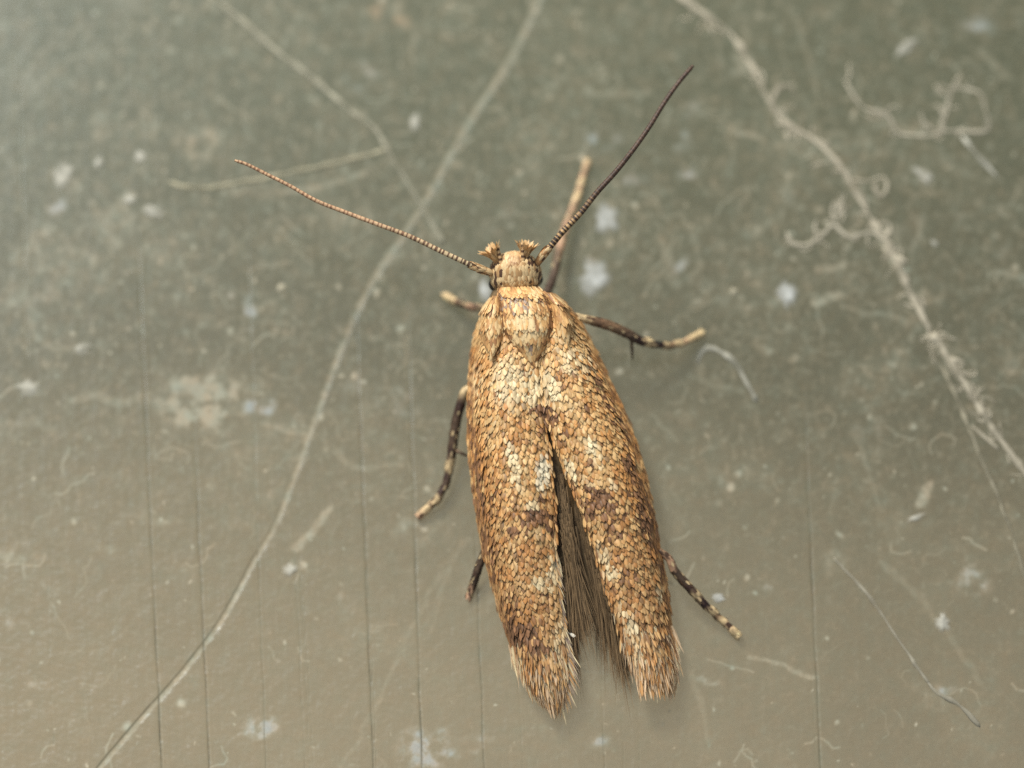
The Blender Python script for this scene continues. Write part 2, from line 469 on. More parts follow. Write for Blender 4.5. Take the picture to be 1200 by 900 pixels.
def build_backing():
    m, nt, b = principled('backing board')
    N, L = nt.nodes, nt.links
    geo = N.new('ShaderNodeNewGeometry')
    n = N.new('ShaderNodeTexNoise'); n.inputs['Scale'].default_value = 0.06; n.inputs['Detail'].default_value = 2
    L.new(geo.outputs['Position'], n.inputs['Vector'])
    sep = N.new('ShaderNodeSeparateXYZ'); L.new(geo.outputs['Position'], sep.inputs[0])
    m1 = N.new('ShaderNodeMath'); m1.operation = 'MULTIPLY_ADD'            # olive board with a sandy lower half
    L.new(sep.outputs['Y'], m1.inputs[0]); m1.inputs[1].default_value = -.045; m1.inputs[2].default_value = .66
    m2 = N.new('ShaderNodeMath'); m2.operation = 'MULTIPLY_ADD'
    L.new(n.outputs['Fac'], m2.inputs[0]); m2.inputs[1].default_value = .35; L.new(m1.outputs[0], m2.inputs[2])
    cr = N.new('ShaderNodeValToRGB')
    e = cr.color_ramp.elements
    e[0].position, e[1].position = .15, 1.1
    e[1].position = 1.0
    e[0].color = (*lin((120, 123, 99)), 1)
    e[1].color = (*lin((206, 189, 158)), 1)
    q = e.new(.55); q.color = (*lin((134, 130, 107)), 1)
    L.new(m2.outputs[0], cr.inputs[0]); L.new(cr.outputs[0], b.inputs['Base Color'])
    b.inputs['Roughness'].default_value = .9
    me = bpy.data.meshes.new('backing_board')
    x, y, z0, z1 = 90, 80, -34, -30
    v = [(-x, -y, z0), (x, -y, z0), (x, y, z0), (-x, y, z0), (-x, -y, z1), (x, -y, z1), (x, y, z1), (-x, y, z1)]
    me.from_pydata(v, [], [(3, 2, 1, 0), (4, 5, 6, 7), (0, 1, 5, 4), (1, 2, 6, 5), (2, 3, 7, 6), (3, 0, 4, 7)])
    me.materials.append(m)
    o = bpy.data.objects.new('backing_board', me)
    COL.objects.link(o)
    o['kind'] = 'structure'
    return o


build_pane()
build_backing()


# ------------------------------------------------------------------ fibres and flecks lying on the sheet
def tube(mb, pts, rad, col, seg=8, flat=1.0):
    """pts: list of Vector; rad, col per point"""
    n = len(pts)
    rings, cols, faces = [], [], []
    for i in range(n):
        d = (pts[min(i + 1, n - 1)] - pts[max(i - 1, 0)]).normalized()
        side = d.cross(Vector((0, 0, 1)))
        if side.length < 1e-4:
            side = Vector((1, 0, 0))
        side.normalize()
        upv = side.cross(d).normalized()
        for k in range(seg):
            a = 2 * math.pi * k / seg
            rings.append(pts[i] + side * (math.cos(a) * rad[i]) + upv * (math.sin(a) * rad[i] * flat))
            c = col[i]
            cols.append(c(k / seg) if callable(c) else c)
    for i in range(n - 1):
        for k in range(seg):
            faces.append((i * seg + k, i * seg + (k + 1) % seg, (i + 1) * seg + (k + 1) % seg, (i + 1) * seg + k))
    faces.append(tuple(range(seg - 1, -1, -1)))
    faces.append(tuple((n - 1) * seg + k for k in range(seg)))
    mb.add(rings, faces, cols)


def fibre(name, label, strands, colour=(178, 171, 150), flat=.45, group=None, cat='fibre', fuzz=0):
    mb = MB()
    strands = list(strands)
    for k in range(fuzz):                                    # fine curled hairs clinging to the main strands
        pts, r = random.choice(strands[:2])
        i = random.randrange(len(pts) - 1)
        t = random.random()
        x, y = pts[i][0] + (pts[i + 1][0] - pts[i][0]) * t, pts[i][1] + (pts[i + 1][1] - pts[i][1]) * t
        an = random.uniform(0, 6.28)
        q = [(x, y)]
        for j in range(random.randrange(3, 7)):
            an += random.gauss(0, .8)
            x, y = x + math.cos(an) * 5, y + math.sin(an) * 5
            q.append((x, y))
        strands.append((q, random.uniform(.9, 1.9)))
    for pts, r in strands:
        n = max(6, int(sum(math.hypot(b[0] - a[0], b[1] - a[1]) for a, b in zip(pts[:-1], pts[1:])) / 7))
        S = smooth_curve(pts, n)
        P, R, K = [], [], []
        sd = random.uniform(0, 99)
        for i, (x, y) in enumerate(S):
            wob = nz(i * .35, sd) * 2.2 + nz(i * .95, sd, 5) * 1.6
            rr = r * .0185 * (.85 + .75 * nz(i * .5, sd, 3) + .4 * nz(i * 1.3, sd, 8)) * (1 if 0 < i < n - 1 else .45)
            p = at(x + wob, y + wob * .6, 0.0)
            P.append(Vector((p.x, p.y, rr * flat * .45))); R.append(max(rr, .01))
            K.append((*(lin(colour) * (.92 + .3 * nz(i * .5, sd, 7))), min(.95, max(.28, .72 + .85 * nz(i * .45, sd, 11)))))
        tube(mb, P, R, K, 8, flat)
    o = mb.build(name, M_FLECK)
    o['label'], o['category'] = label, cat
    if group:
        o['group'] = group
    return o


GF = 'pale dried fibres stuck to the sheet'
fibre('knotted_fibre', 'long knotted pale fibre with curled side loops running down the sheet right of the moth', [
    ([(795, -5), (830, 20), (858, 42), (885, 85), (903, 122), (922, 145), (955, 165), (985, 195), (1003, 225), (1022, 258), (1040, 285), (1055, 315),
      (1070, 350), (1090, 388)], 4.4),
    ([(1088, 398), (1096, 396), (1112, 420), (1140, 465), (1165, 505), (1210, 566)], 4.6),
    ([(904, 122), (910, 106), (922, 100), (931, 104), (930, 114)], 3.2), ([(986, 192), (968, 190), (950, 196)], 3.2),
    ([(998, 210), (1018, 212), (1036, 208), (1040, 218), (1032, 231), (1025, 222), (1028, 212)], 3.0), ([(1030, 262), (1042, 262), (1044, 272), (1032, 280)], 3.6),
    ([(1110, 420), (1130, 425), (1120, 430)], 3), ([(1140, 500), (1172, 528)], 2.5), ([(1035, 290), (1048, 300), (1064, 308)], 5)], (192, 184, 164), group=GF, fuzz=90)
fibre('branching_fibre', 'thin wavy pale fibre branching off the long knotted one towards the moth', [
    ([(1050, 290), (1035, 280), (1020, 272), (1000, 278), (988, 274), (978, 264), (965, 275), (952, 285), (938, 287), (926, 284), (923, 272)], 3.0),
    ([(982, 264), (975, 245), (982, 235), (990, 245), (981, 256)], 2.6)], (192, 185, 166), group=GF, fuzz=24)
fibre('tangled_fibre', 'tangle of thin pale fibres above the straight white rod', [
    ([(990, 95), (1002, 115), (1015, 128), (1040, 134), (1048, 150), (1056, 157), (1090, 160), (1104, 154), (1130, 154), (1160, 154)], 2.8),
    ([(1100, 156), (1112, 122), (1116, 100), (1126, 88)], 2.6), ([(1112, 102), (1140, 106), (1150, 112), (1158, 140), (1160, 153)], 2.0)], (192, 185, 166), group=GF, fuzz=24)
fibre('straight_rod', 'short straight whitish rod slanting below the tangle of fibres', [([(1128, 160), (1140, 175), (1154, 192), (1170, 208)], 3.2)], (206, 204, 190), group=GF)
fibre('thin_fibre', 'thin even fibre parting from the long knotted one and running to the sheet edge', [
    ([(1084, 398), (1105, 432), (1122, 470), (1135, 500), (1155, 550), (1172, 590), (1188, 632), (1206, 690)], 2.8)], (158, 152, 132), group=GF)
fibre('hooked_fibre', 'short hooked pale fibre beside the tip of the middle leg', [
    ([(818, 428), (822, 414), (834, 408), (850, 416), (864, 428), (874, 448), (886, 470)], 3.8)], (176, 174, 160), group=GF)
fibre('slanting_fibre', 'thin slanting fibre with a pale kink, ending low beside the chalky fleck', [
    ([(975, 652), (990, 668), (1015, 695), (1035, 722), (1052, 748), (1075, 782), (1090, 802)], 2.4), ([(1084, 794), (1098, 812), (1124, 826), (1148, 852)], 3.2)], (176, 170, 152), group=GF)
fibre('crossing_fibre', 'broad blurred fibre crossing the long scratch beyond the thinner antenna', [
    ([(245, -5), (268, 12), (290, 30), (330, 65), (345, 76), (370, 95), (410, 130)], 4.8), ([(410, 130), (440, 152), (455, 178), (470, 202), (492, 238), (520, 285)], 3.4)],
      (172, 169, 150), group=GF)
fibre('curved_fibre', 'gently curved fibre passing under the tip of the tan antenna', [
    ([(198, 213), (215, 219), (245, 220), (290, 212), (340, 203), (400, 190), (458, 174)], 3.2)], (170, 165, 142), group=GF)

FL = [  # px, py, rx, ry, angle, colour, label
    (75, 206, 13, 16, 20, 'w', 'largest rounded pale fleck of the cluster at the hazy corner'),
    (164, 184, 8, 8, 0, 'w', 'small bright round fleck beside the brownish smudge'),
    (116, 191, 6, 9, 30, 'w', 'narrow tilted fleck between two rounder pale flecks'),
    (152, 234, 9, 7, 0, 'w', 'small oval fleck above a ragged double one'),
    (181, 248, 15, 10, 25, 'w', 'ragged double fleck below the curved fibre end'),
    (487, 144, 7, 13, 10, 'w', 'upright pale fleck beside the long scratch'),
    (711, 258, 16, 19, 0, 'b', 'soft bluish fleck right of the dark antenna'),
    (697, 324, 21, 22, 40, 'b', 'large soft bluish patch between front leg and middle leg'),
    (568, 341, 9, 15, -15, 'b', 'bluish fleck tucked beside the moth head and dark eye'),
    (922, 345, 13, 18, -25, 'b', 'angular bluish white fleck standing alone right of the middle leg'),
    (1062, 55, 19, 7, -38, 'w', 'pale rod-shaped fleck slanting high above the tangled fibres'),
    (1084, 206, 16, 8, 35, 'w', 'smeared pale fleck below the tangled fibres'),
    (1105, 730, 10, 12, -20, 'w', 'chalky wedge-shaped fleck right of the slanting fibre'),
    (1073, 607, 14, 4.5, -24, 'w', 'bright thin sliver lying above the chalky wedge-shaped fleck'),
    (96, 409, 11, 8, -15, 'w', 'oval fleck left of the large grey smudge'),
    (338, 668, 9, 10, 0, 'w', 'bright round fleck just right of the long scratch'),
    (330, 338, 6, 7, 0, 'y', 'tiny yellowish white fleck above the large grey smudge'),
    (860, 342, 6, 6, 0, 'y', 'tiny round cream fleck left of the angular bluish one'),
    (1095, 286, 7, 4, 45, 'w', 'small slanted fleck right of the knotted fibre bend'),
    (841, 701, 9, 6, 15, 'b', 'small pale oval fleck beside the hind foot'),
    (33, 456, 14, 12, 0, 'w', 'dim round fleck below the oval fleck'),
]
FC = {'w': (200, 198, 186), 'b': (204, 207, 204), 'y': (212, 204, 180)}
for i, (x, y, rx, ry, an, k, lab) in enumerate(FL):
    mb = MB()
    n, rr = 26, 6
    ca, sa = math.cos(math.radians(an)), math.sin(math.radians(an))
    V, K, F = [], [], []
    top = .07 if k != 'b' else .05
    for j in range(rr + 1):
        for q in range(n):
            a = 2 * math.pi * q / n
            s = (1 - j / rr)
            wob = 1 + .42 * nz(math.cos(a) * 1.4 + i * 3, math.sin(a) * 1.4, i) + .34 * nz(math.cos(a) * 3.3, math.sin(a) * 3.3, i)
            ex, ey = math.cos(a) * rx * s * wob, math.sin(a) * ry * s * wob
            p = at(x + ex * ca - ey * sa, y + ex * sa + ey * ca, 0)
            h = top * (1 - s ** 2.2) * (.8 + .5 * nz(p.x * 6, p.y * 6, 2)) - .012 * (j == 0)
            V.append((p.x, p.y, h + .004))
            al = min(1, (1 - s) ** .9 * 1.8 + .02) * (.8 + .7 * nz(p.x * 4, p.y * 4, i + 9)) * (.74 if k == 'b' else .72)
            K.append((*(lin(FC[k]) * (.92 + .2 * nz(p.x * 7, p.y * 7, i))), max(.02, min(1, al))))
    for j in range(rr):
        for q in range(n):
            F.append((j * n + q, j * n + (q + 1) % n, (j + 1) * n + (q + 1) % n, (j + 1) * n + q))
    mb.add(V, F, K)
    o = mb.build('dirt_fleck', M_FLECK)
    o['label'], o['category'], o['group'] = lab, 'fleck', 'pale flecks of dirt stuck to the sheet'


# ------------------------------------------------------------------ the moth
at_sheet = at


def at(px, py, z):
    """the body stands on raised fore legs: head end lifted, wing tips near the sheet"""
    return at_sheet(px, py, z + interp(py, [200, 340, 560, 700, 840], [.35, .35, .15, 0, -.15]))


moth = bpy.data.objects.new('moth', None)
COL.objects.link(moth)
moth.location = at_sheet(630, 560, 0)
moth['label'] = 'small tan and brown scaly moth resting with wings half parted and antennae spread'
moth['category'] = 'moth'

CREAM, GOLD, ORANGE, TAN = lin((246, 226, 182)), lin((232, 190, 130)), lin((198, 138, 76)), lin((210, 160, 104))
BROWN, DARK, WHITE, GREY = lin((160, 116, 78)), lin((96, 70, 54)), lin((232, 224, 200)), lin((172, 150, 132))

SCALE_T = [0.0, .45, .78, 1.0]
SCALE_W = [.62, 1.0, .94, .42]


def add_scale(mb, p, d, n, L, W, col, tilt=.16, curve=.10, tip=None):
    """one overlapping scale: base at p, pointing along d, lifted by tilt towards its free end"""
    s = d.cross(n).normalized()
    lift = math.tan(tilt)
    V, K = [], []
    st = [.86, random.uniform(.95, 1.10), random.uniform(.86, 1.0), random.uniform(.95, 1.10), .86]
    for t, wv in zip(SCALE_T, SCALE_W):
        c = p + d * (L * t) + n * (L * t * lift - .25 * L * lift * max(0, t - .6))
        h = W * .5 * wv
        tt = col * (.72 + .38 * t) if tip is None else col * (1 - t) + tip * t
        for q in range(5):
            x = q / 2 - 1
            e = .10 * (1 - abs(x)) if t == 1 else 0
            V.append(c + s * (h * x) + n * (W * curve * wv * (1 - x * x) + (.012 * W if q in (1, 3) else 0)) + d * (L * e))
            m = max(tt * st[q])
            K.append(tt * st[q] * min(1, .84 / m))
    b = []
    for i in range(3):
        for q in range(4):
            a = i * 5 + q
            b.append((a, a + 1, a + 6, a + 5))
    mb.add(V, b, K)


def scale_mesh(k):
    mb = MB()
    c = np.ones(3) * .8
    W = .5 + .06 * (k % 3)
    add_scale(mb, Vector((0, 0, 0)), Vector((0, 1, 0)), Vector((0, 0, 1)), 1.0, W, c, .22 + .05 * k, .16 + .02 * k)
    me = bpy.data.meshes.new('wing_scale')
    me.from_pydata(mb.v, [], mb.f)
    me.polygons.foreach_set('use_smooth', [True] * len(me.polygons))
    ca = me.color_attributes.new('Col', 'FLOAT_COLOR', 'POINT')
    ca.data.foreach_set('color', np.array(mb.c, np.float32).ravel())
    me.materials.append(M_SINGLE)
    return me


SINGLES = [scale_mesh(k) for k in range(4)]


def hair(mb, p, d, L, W, col, droop=Vector((0, 0, -.1)), n=4, curl=None):
    side = d.cross(Vector((0, 0, 1))).normalized()
    V, K, F = [], [], []
    q = p.copy()
    dd = d.copy()
    for i in range(n + 1):
        t = i / n
        h = W * .5 * (1 - t) ** .6 + W * .06
        V += [q - side * h, q + side * h]
        K += [col * (.85 + .25 * t)] * 2
        q = q + dd * (L / n)
        dd = (dd + droop * .3 + (curl * .3 if curl else Vector((0, 0, 0)))).normalized()
    for i in range(n):
        F.append((2 * i, 2 * i + 1, 2 * i + 3, 2 * i + 2))
    mb.add(V, F, K)


class Patch:
    """a curved scaled surface: rows of (py, x0, x1, z0, zc, z1), x0 the inner edge, x1 the outer"""

    def __init__(self, rows, vc=.42, pin=2.0, pout=2.3, pix=None):
        r = np.array(rows, float)
        self.t = (r[:, 0] - r[0, 0]) / (r[-1, 0] - r[0, 0])
        self.r, self.vc, self.pin, self.pout = r, vc, pin, pout
        n = 200
        tt = np.linspace(0, 1, n)
        self.tab = np.stack([np.interp(tt, self.t, r[:, k]) for k in range(6)], 1)
        ker = np.hanning(25); ker /= ker.sum()
        for k in range(1, 6):
            e = np.concatenate([2 * self.tab[0, k] - self.tab[12:0:-1, k], self.tab[:, k], 2 * self.tab[-1, k] - self.tab[-2:-14:-1, k]])
            self.tab[:, k] = np.convolve(e, ker, 'valid')

    def row(self, u):
        u = min(max(u, 0), 1) * 199
        i = min(int(u), 198)
        f = u - i
        return self.tab[i] * (1 - f) + self.tab[i + 1] * f

    def px(self, u, v):
        r = self.row(u)
        return r[1] + (r[2] - r[1]) * v, r[0]

    def P(self, u, v):
        py, x0, x1, z0, zc, z1 = self.row(u)
        if v < self.vc:
            z = zc - (zc - z0) * (1 - v / self.vc) ** self.pin
        else:
            z = zc - (zc - z1) * ((v - self.vc) / (1 - self.vc)) ** self.pout
        return at(x0 + (x1 - x0) * v, py, z)

    def frame(self, u, v):
        e = .004
        p = self.P(u, v)
        du = (self.P(min(u + e, 1), v) - self.P(max(u - e, 0), v)).normalized()
        v0, v1 = max(v - e, 0), min(v + e, 1)
        dv = self.P(u, v1) - self.P(u, v0)
        n = du.cross(dv).normalized()
        if n.z < 0:
            n = -n
        return p, du, n

    def sheet(self, mb, nu, nv, col, thick):
        V, F, K = [], [], []
        for i in range(nu + 1):
            for j in range(nv + 1):
                p, d, n = self.frame(i / nu, j / nv)
                V.append(p - n * .02)
                K.append(col)
        for i in range(nu + 1):
            for j in range(nv + 1):
                p, d, n = self.frame(i / nu, j / nv)
                V.append(p - n * (.02 + thick))
                K.append(col)
        q = (nu + 1) * (nv + 1)
        g = lambda i, j: i * (nv + 1) + j
        for i in range(nu):
            for j in range(nv):
                F.append((g(i, j), g(i + 1, j), g(i + 1, j + 1), g(i, j + 1)))
                F.append((q + g(i, j), q + g(i, j + 1), q + g(i + 1, j + 1), q + g(i + 1, j)))
        for i in range(nu):
            for j in (0, nv):
                F.append((g(i, j), g(i + 1, j), q + g(i + 1, j), q + g(i, j)))
        for j in range(nv):
            for i in (0, nu):
                F.append((g(i, j), g(i, j + 1), q + g(i, j + 1), q + g(i, j)))
        mb.add(V, F, K)

    def scales(self, pitch_u, pitch_v, L, W, colour, emit, u0=0., u1=1., jit=.35, fan=.10):
        """walk rows from tail to head calling emit(p, d, n, L, W, col, u, v)"""
        # row spacing by length along the middle
        us = np.linspace(0, 1, 160)
        pts = [self.P(u, .45) for u in us]
        s = np.concatenate([[0], np.cumsum([(b - a).length for a, b in zip(pts[:-1], pts[1:])])])
        rows = np.arange(s[-1] * u1, s[-1] * u0, -pitch_u)
        for ri, sv in enumerate(rows):
            u = float(np.interp(sv, s, us))
            vs_ = np.linspace(0, 1, 60)
            q = [self.P(u, v) for v in vs_]
            a = np.concatenate([[0], np.cumsum([(y - x).length for x, y in zip(q[:-1], q[1:])])])
            m = max(1, int(a[-1] / pitch_v))
            for k in range(m):
                x = (k + .5 + .5 * (ri % 2) - .25 + random.uniform(-jit, jit)) / m * a[-1]
                v = float(np.interp(x, a, vs_))
                uu = min(max(u + random.uniform(-jit, jit) * pitch_u / s[-1], 0), 1)
                p, d, n = self.frame(uu, v)
                ang = random.gauss(0, fan)
                d = (d + d.cross(n) * ang).normalized()
                Lk, Wk = L(uu, v) if callable(L) else L, W(uu, v) if callable(W) else W
                sz = random.uniform(.82, 1.22)
                X, Y = self.px(uu, v)
                emit(p, d, n, Lk * sz * random.uniform(.9, 1.15), Wk * sz, colour(X, Y, uu, v), uu, v)


def blob(X, Y, x, y, rx, ry, an=0):
    a = math.radians(an)
    dx, dy = X - x, Y - y
    p, q = dx * math.cos(a) + dy * math.sin(a), -dx * math.sin(a) + dy * math.cos(a)
    return max(0.0, min(1.0, 1.6 * (1.15 - math.hypot(p / rx, q / ry))))


# pale and dark markings of the two forewings, in photo pixels
PALE = [(598, 445, 26, 36, 0, .75), (622, 450, 14, 30, 0, .8), (600, 530, 7, 26, -20, .9), (606, 556, 8, 16, -15, .8), (634, 548, 10, 26, 4, 1.0), (622, 585, 9, 9, 0, .7),
        (646, 660, 7, 34, 6, .8), (630, 678, 11, 10, 0, .95), (652, 740, 8, 30, 10, .5), (646, 448, 12, 26, -20, .95), (672, 420, 24, 20, 30, .65), (690, 516, 9, 17, -20, 1.0),
        (700, 535, 8, 10, 0, .7), (668, 545, 8, 18, -20, .8), (690, 560, 12, 8, 20, .5), (714, 562, 6, 10, -30, .7), (702, 640, 5, 18, -15, .6), (716, 664, 12, 9, 20, .95), (712, 652, 6, 20, -18, .7),
        (738, 725, 9, 20, -10, .8), (745, 760, 8, 20, 0, .6), (728, 705, 6, 16, -10, .6), (770, 690, 5, 12, -10, .7), (575, 700, 8, 14, -20, .25), (560, 440, 10, 30, 0, .3), (655, 395, 12, 20, 0, .5),
        (632, 620, 8, 8, 0, .3), (660, 470, 14, 14, 0, .35)]
DARKS = [(634, 474, 13, 13, 0, .85), (648, 480, 8, 10, 0, .7), (636, 498, 7, 18, 0, .5), (625, 600, 18, 12, 0, .8), (632, 574, 6, 8, 0, .5), (612, 615, 14, 12, 0, .4), (700, 575, 30, 9, 30, .85),
         (735, 545, 10, 20, -20, .45), (690, 590, 10, 14, -20, .75), (720, 598, 14, 9, 0, .5), (755, 600, 12, 34, -14, .6), (742, 570, 12, 12, 0, .4), (772, 650, 8, 24, -10, .55), (640, 690, 10, 8, 0, .7),
         (610, 735, 24, 18, 30, .85), (632, 752, 12, 10, 0, .8), (600, 710, 12, 18, 0, .5), (560, 560, 8, 60, -4, .5), (573, 640, 7, 50, -12, .5), (718, 620, 16, 12, 0, .5), (645, 610, 8, 14, 0, .5),
         (735, 670, 14, 10, 0, .3), (775, 740, 10, 12, 0, .35), (705, 462, 6, 40, -28, .4), (728, 500, 6, 30, -22, .5), (553, 470, 5, 60, 0, .4), (598, 620, 8, 10, 0, .4), (688, 535, 8, 5, 0, .3),
         (760, 770, 8, 8, 0, .3), (584, 580, 10, 14, 0, .2), (740, 520, 5, 10, 0, .3), (660, 500, 8, 14, 0, .3)]


def wing_colour(X, Y, u, v):
    a = nz(X * .055, Y * .04, 1.3) * .6 + nz(X * .16, Y * .12, 4.1) * .55
    k = a * .95 + random.gauss(0, .23) + .07 - .32 * max(0, (v - .45) / .55) + .30 * float(np.clip((480 - Y) / 80, 0, 1)) * (1.15 - v)
    stops = [(-1.0, BROWN), (-.62, ORANGE * .5 + BROWN * .5), (-.25, ORANGE * .75 + TAN * .25), (.08, TAN * .5 + GOLD * .5), (.40, GOLD), (.75, GOLD * .75 + CREAM * .25)]
    warm = np.clip((Y - 420) / 60, 0, 1)
    k = min(max(k, -.999), .749)
    for (k0, c0), (k1, c1) in zip(stops[:-1], stops[1:]):
        if k0 <= k <= k1:
            c = c0 + (c1 - c0) * ((k - k0) / (k1 - k0))
            break
    # the outer half is browner, spotted with dark scales along the costa
    lowdark = float(np.clip((Y - 540) / 140, 0, 1)) * .30
    c = c * (1 - lowdark) + BROWN * lowdark
    if random.random() < .08 + .26 * max(0, v - .8) * 5 * .6 + .08 * (Y > 560):
        c = c * .3 + (BROWN * .6 + DARK * .4) * .7
    pl = max([0] + [s * blob(X, Y, x, y, rx, ry, an) for x, y, rx, ry, an, s in PALE])
    dk = max([0] + [s * blob(X, Y, x, y, rx, ry, an) for x, y, rx, ry, an, s in DARKS])
    if u > .90 and random.random() < (u - .88) * 8:
        c = (lin((222, 190, 152)) if random.random() < .7 else TAN) * random.uniform(.85, 1.05)
    elif random.random() < .25 + .75 * pl and pl > .05:
        g = min(1, pl * random.uniform(.6, 1.3))
        c = c * (1 - g) + g * (WHITE * .6 + CREAM * .4 if (625 < X < 648 and 520 < Y < 575) else CREAM) * random.uniform(.92, 1.08)
    elif random.random() < 1.15 * dk:
        c = (BROWN * .45 + DARK * .55) * random.uniform(.7, 1.5)
    return c * random.uniform(.68, 1.16)


# inner edge x, outer edge x, heights inner / crest / outer
LEFT_ROWS = [
    (352, 612, 572, 2.0, 2.05, 1.55), (370, 626, 562, 2.05, 2.12, 1.35), (400, 632, 554, 2.02, 2.14, 1.15), (430, 633, 550, 1.98, 2.12, 1.05), (470, 636, 548, 1.90, 2.06, .98),
    (500, 640, 548, 1.80, 1.98, .92), (530, 645, 549, 1.68, 1.90, .86), (560, 648, 552, 1.58, 1.82, .80), (600, 651, 557, 1.46, 1.68, .72), (650, 652, 566, 1.28, 1.48, .62), (700, 656, 580, 1.08, 1.27, .54),
    (740, 661, 592, .92, 1.10, .48), (770, 664, 602, .80, .96, .44), (795, 664, 612, .70, .84, .42), (808, 661, 623, .62, .74, .42), (818, 656, 633, .56, .64, .42)]
RIGHT_ROWS = [
    (345, 622, 652, 2.0, 2.05, 1.6), (365, 626, 672, 2.05, 2.12, 1.4), (400, 630, 694, 2.02, 2.14, 1.15), (430, 632, 708, 1.98, 2.12, 1.05), (470, 637, 727, 1.90, 2.06, .98),
    (500, 643, 740, 1.80, 1.98, .92), (530, 653, 750, 1.68, 1.90, .86), (560, 664, 758, 1.58, 1.82, .80), (600, 681, 767, 1.46, 1.68, .72), (640, 695, 773, 1.30, 1.50, .64), (690, 710, 783, 1.10, 1.28, .55),
    (730, 723, 787, .95, 1.12, .50), (760, 734, 792, .84, .98, .46), (780, 741, 793, .76, .90, .44), (796, 747, 790, .70, .82, .44)]


def make_wing(rows, side):
    P = Patch(rows, vc=.40, pin=2.0, pout=2.2)
    mb = MB()
    P.sheet(mb, 60, 18, lin((160, 116, 76)), .05)
    wing = mb.build('forewing', M_MEMBRANE, moth)
    allsc = []

    def emit(p, d, n, L, W, col, u, v):
        allsc.append((p, d, n, L, W, col, u, v))

    def Lf(u, v):
        return .166 + .23 * max(0, u - .78) / .22 + (.05 if v > .82 or v < .08 else 0)

    def Wf(u, v):
        return .097 * (1 - .62 * min(1, max(0, (u - .80) / .14))) * (.66 if v > .84 or v < .06 else 1)

    P.scales(.070, .070, Lf, Wf, wing_colour, emit)
    # the 150 broadest scales that face the viewer are separate pieces, the rest one part
    cand = sorted(range(len(allsc)), key=lambda i: -(allsc[i][3] * allsc[i][4] * max(0, allsc[i][2].z) ** 2 * (allsc[i][6] < .8)))
    single = set(cand[:150])
    mb = MB()
    for i, (p, d, n, L, W, col, u, v) in enumerate(allsc):
        tl = random.uniform(.10, .46) * (.35 if v > .88 else 1)
        if i in single:
            k = i % 4
            me = SINGLES[k]
            o = bpy.data.objects.new('wing_scale', me)
            COL.objects.link(o)
            s = d.cross(n).normalized()
            R = Matrix((s, d, s.cross(d))).transposed().to_4x4()
            o.color = (*[float(c) / .8 for c in col], 1)
            wl = W / (.5 + .06 * (k % 3))
            o.parent = wing
            o.matrix_parent_inverse = Matrix.Identity(4)
            o.matrix_basis = Matrix.Translation(p) @ R @ Matrix.Diagonal((wl, L, L, 1))
        else:
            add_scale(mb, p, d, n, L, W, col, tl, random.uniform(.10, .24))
    mb.build('wing_scales', M_SCALE, wing, kind='stuff')
    # fringe of long hair-scales round the wing tip and along the last stretch of the inner edge
    mb = MB()
    axis = (P.P(1, .5) - P.P(.9, .5)).normalized()
    across = (P.P(.97, 1) - P.P(.97, 0)).normalized()
    for k in range(1000):
        v = random.random()
        u = random.uniform(.86, 1.0)
        p, d, n = P.frame(u, v)
        fan = (v - .5) * .35
        dd = (d + across * (fan + random.gauss(0, .08))).normalized()
        c = [CREAM, TAN, GOLD * .6 + GREY * .4, lin((222, 192, 156)), BROWN * .5 + TAN * .5][random.choice([0, 0, 1, 2, 3, 3, 3, 4])]
        L = random.uniform(.26, .60)
        hair(mb, p + n * random.uniform(0, .05), dd, L, random.uniform(.018, .036), c * random.uniform(.8, 1.05), Vector((0, 0, -.04)))
    for k in range(260):
        u = random.uniform(.62, 1.0) if side < 0 else random.uniform(.72, 1.0)
        p, d, n = P.frame(u, random.uniform(0, .06))
        out = -across * (.30 + .35 * (u > .86) * random.random()) if side < 0 else -across * .10
        dd = (d + out + across * random.gauss(0, .05)).normalized()
        c = [CREAM, TAN, GREY, lin((190, 168, 140))][random.randrange(4)]
        hair(mb, p, dd, random.uniform(.28, .62) * (1.15 if side < 0 and u > .8 else .8), random.uniform(.022, .042), c * random.uniform(.7, 1.0), Vector((0, 0, -.12)))
    for k in range(60):
        u = random.uniform(.55, .98)
        p, d, n = P.frame(u, random.uniform(.95, 1))
        dd = (d + across * random.uniform(.02, .2)).normalized()
        hair(mb, p, dd, random.uniform(.08, .2), .018, (BROWN if random.random() < .6 else TAN) * random.uniform(.7, 1), Vector((0, 0, -.1)))
    mb.build('fringe', M_HAIR, wing, kind='stuff')
    return P


# hindwings: smoky membranes with long dark hair, showing in the gap
def make_hindwing(rows, hairs, name='hindwing'):
    P = Patch(rows, vc=.5)
    mb = MB()
    P.sheet(mb, 20, 6, lin((104, 88, 66)), .015)
    hw = mb.build(name, M_MEMBRANE, moth)
    mb = MB()
    for k in range(hairs[0]):
        s = random.random()
        x0 = interp(s, [0, 1], [hairs[1][0], hairs[2][0]]) + random.gauss(0, 3)
        y0 = interp(s, [0, 1], [hairs[1][1], hairs[2][1]]) + random.gauss(0, 10)
        x1 = interp(s, [0, 1], [hairs[3][0], hairs[4][0]]) + random.gauss(0, 4)
        y1 = interp(s, [0, 1], [hairs[3][1], hairs[4][1]]) + random.gauss(0, 26)
        a, b = at(x0, y0, hairs[5] + random.uniform(-.1, .1)), at(x1, y1, hairs[6] + random.uniform(-.08, .08))
        d = b - a
        c = lin((148, 121, 88)) * random.uniform(.4, 1.15)
        hair(mb, a, d.normalized(), d.length * random.uniform(.75, 1.05), random.uniform(.012, .026), c, Vector((random.uniform(-.09, .09), 0, -.02)), 6)
    mb.build('fringe', M_HAIR, hw, kind='stuff')


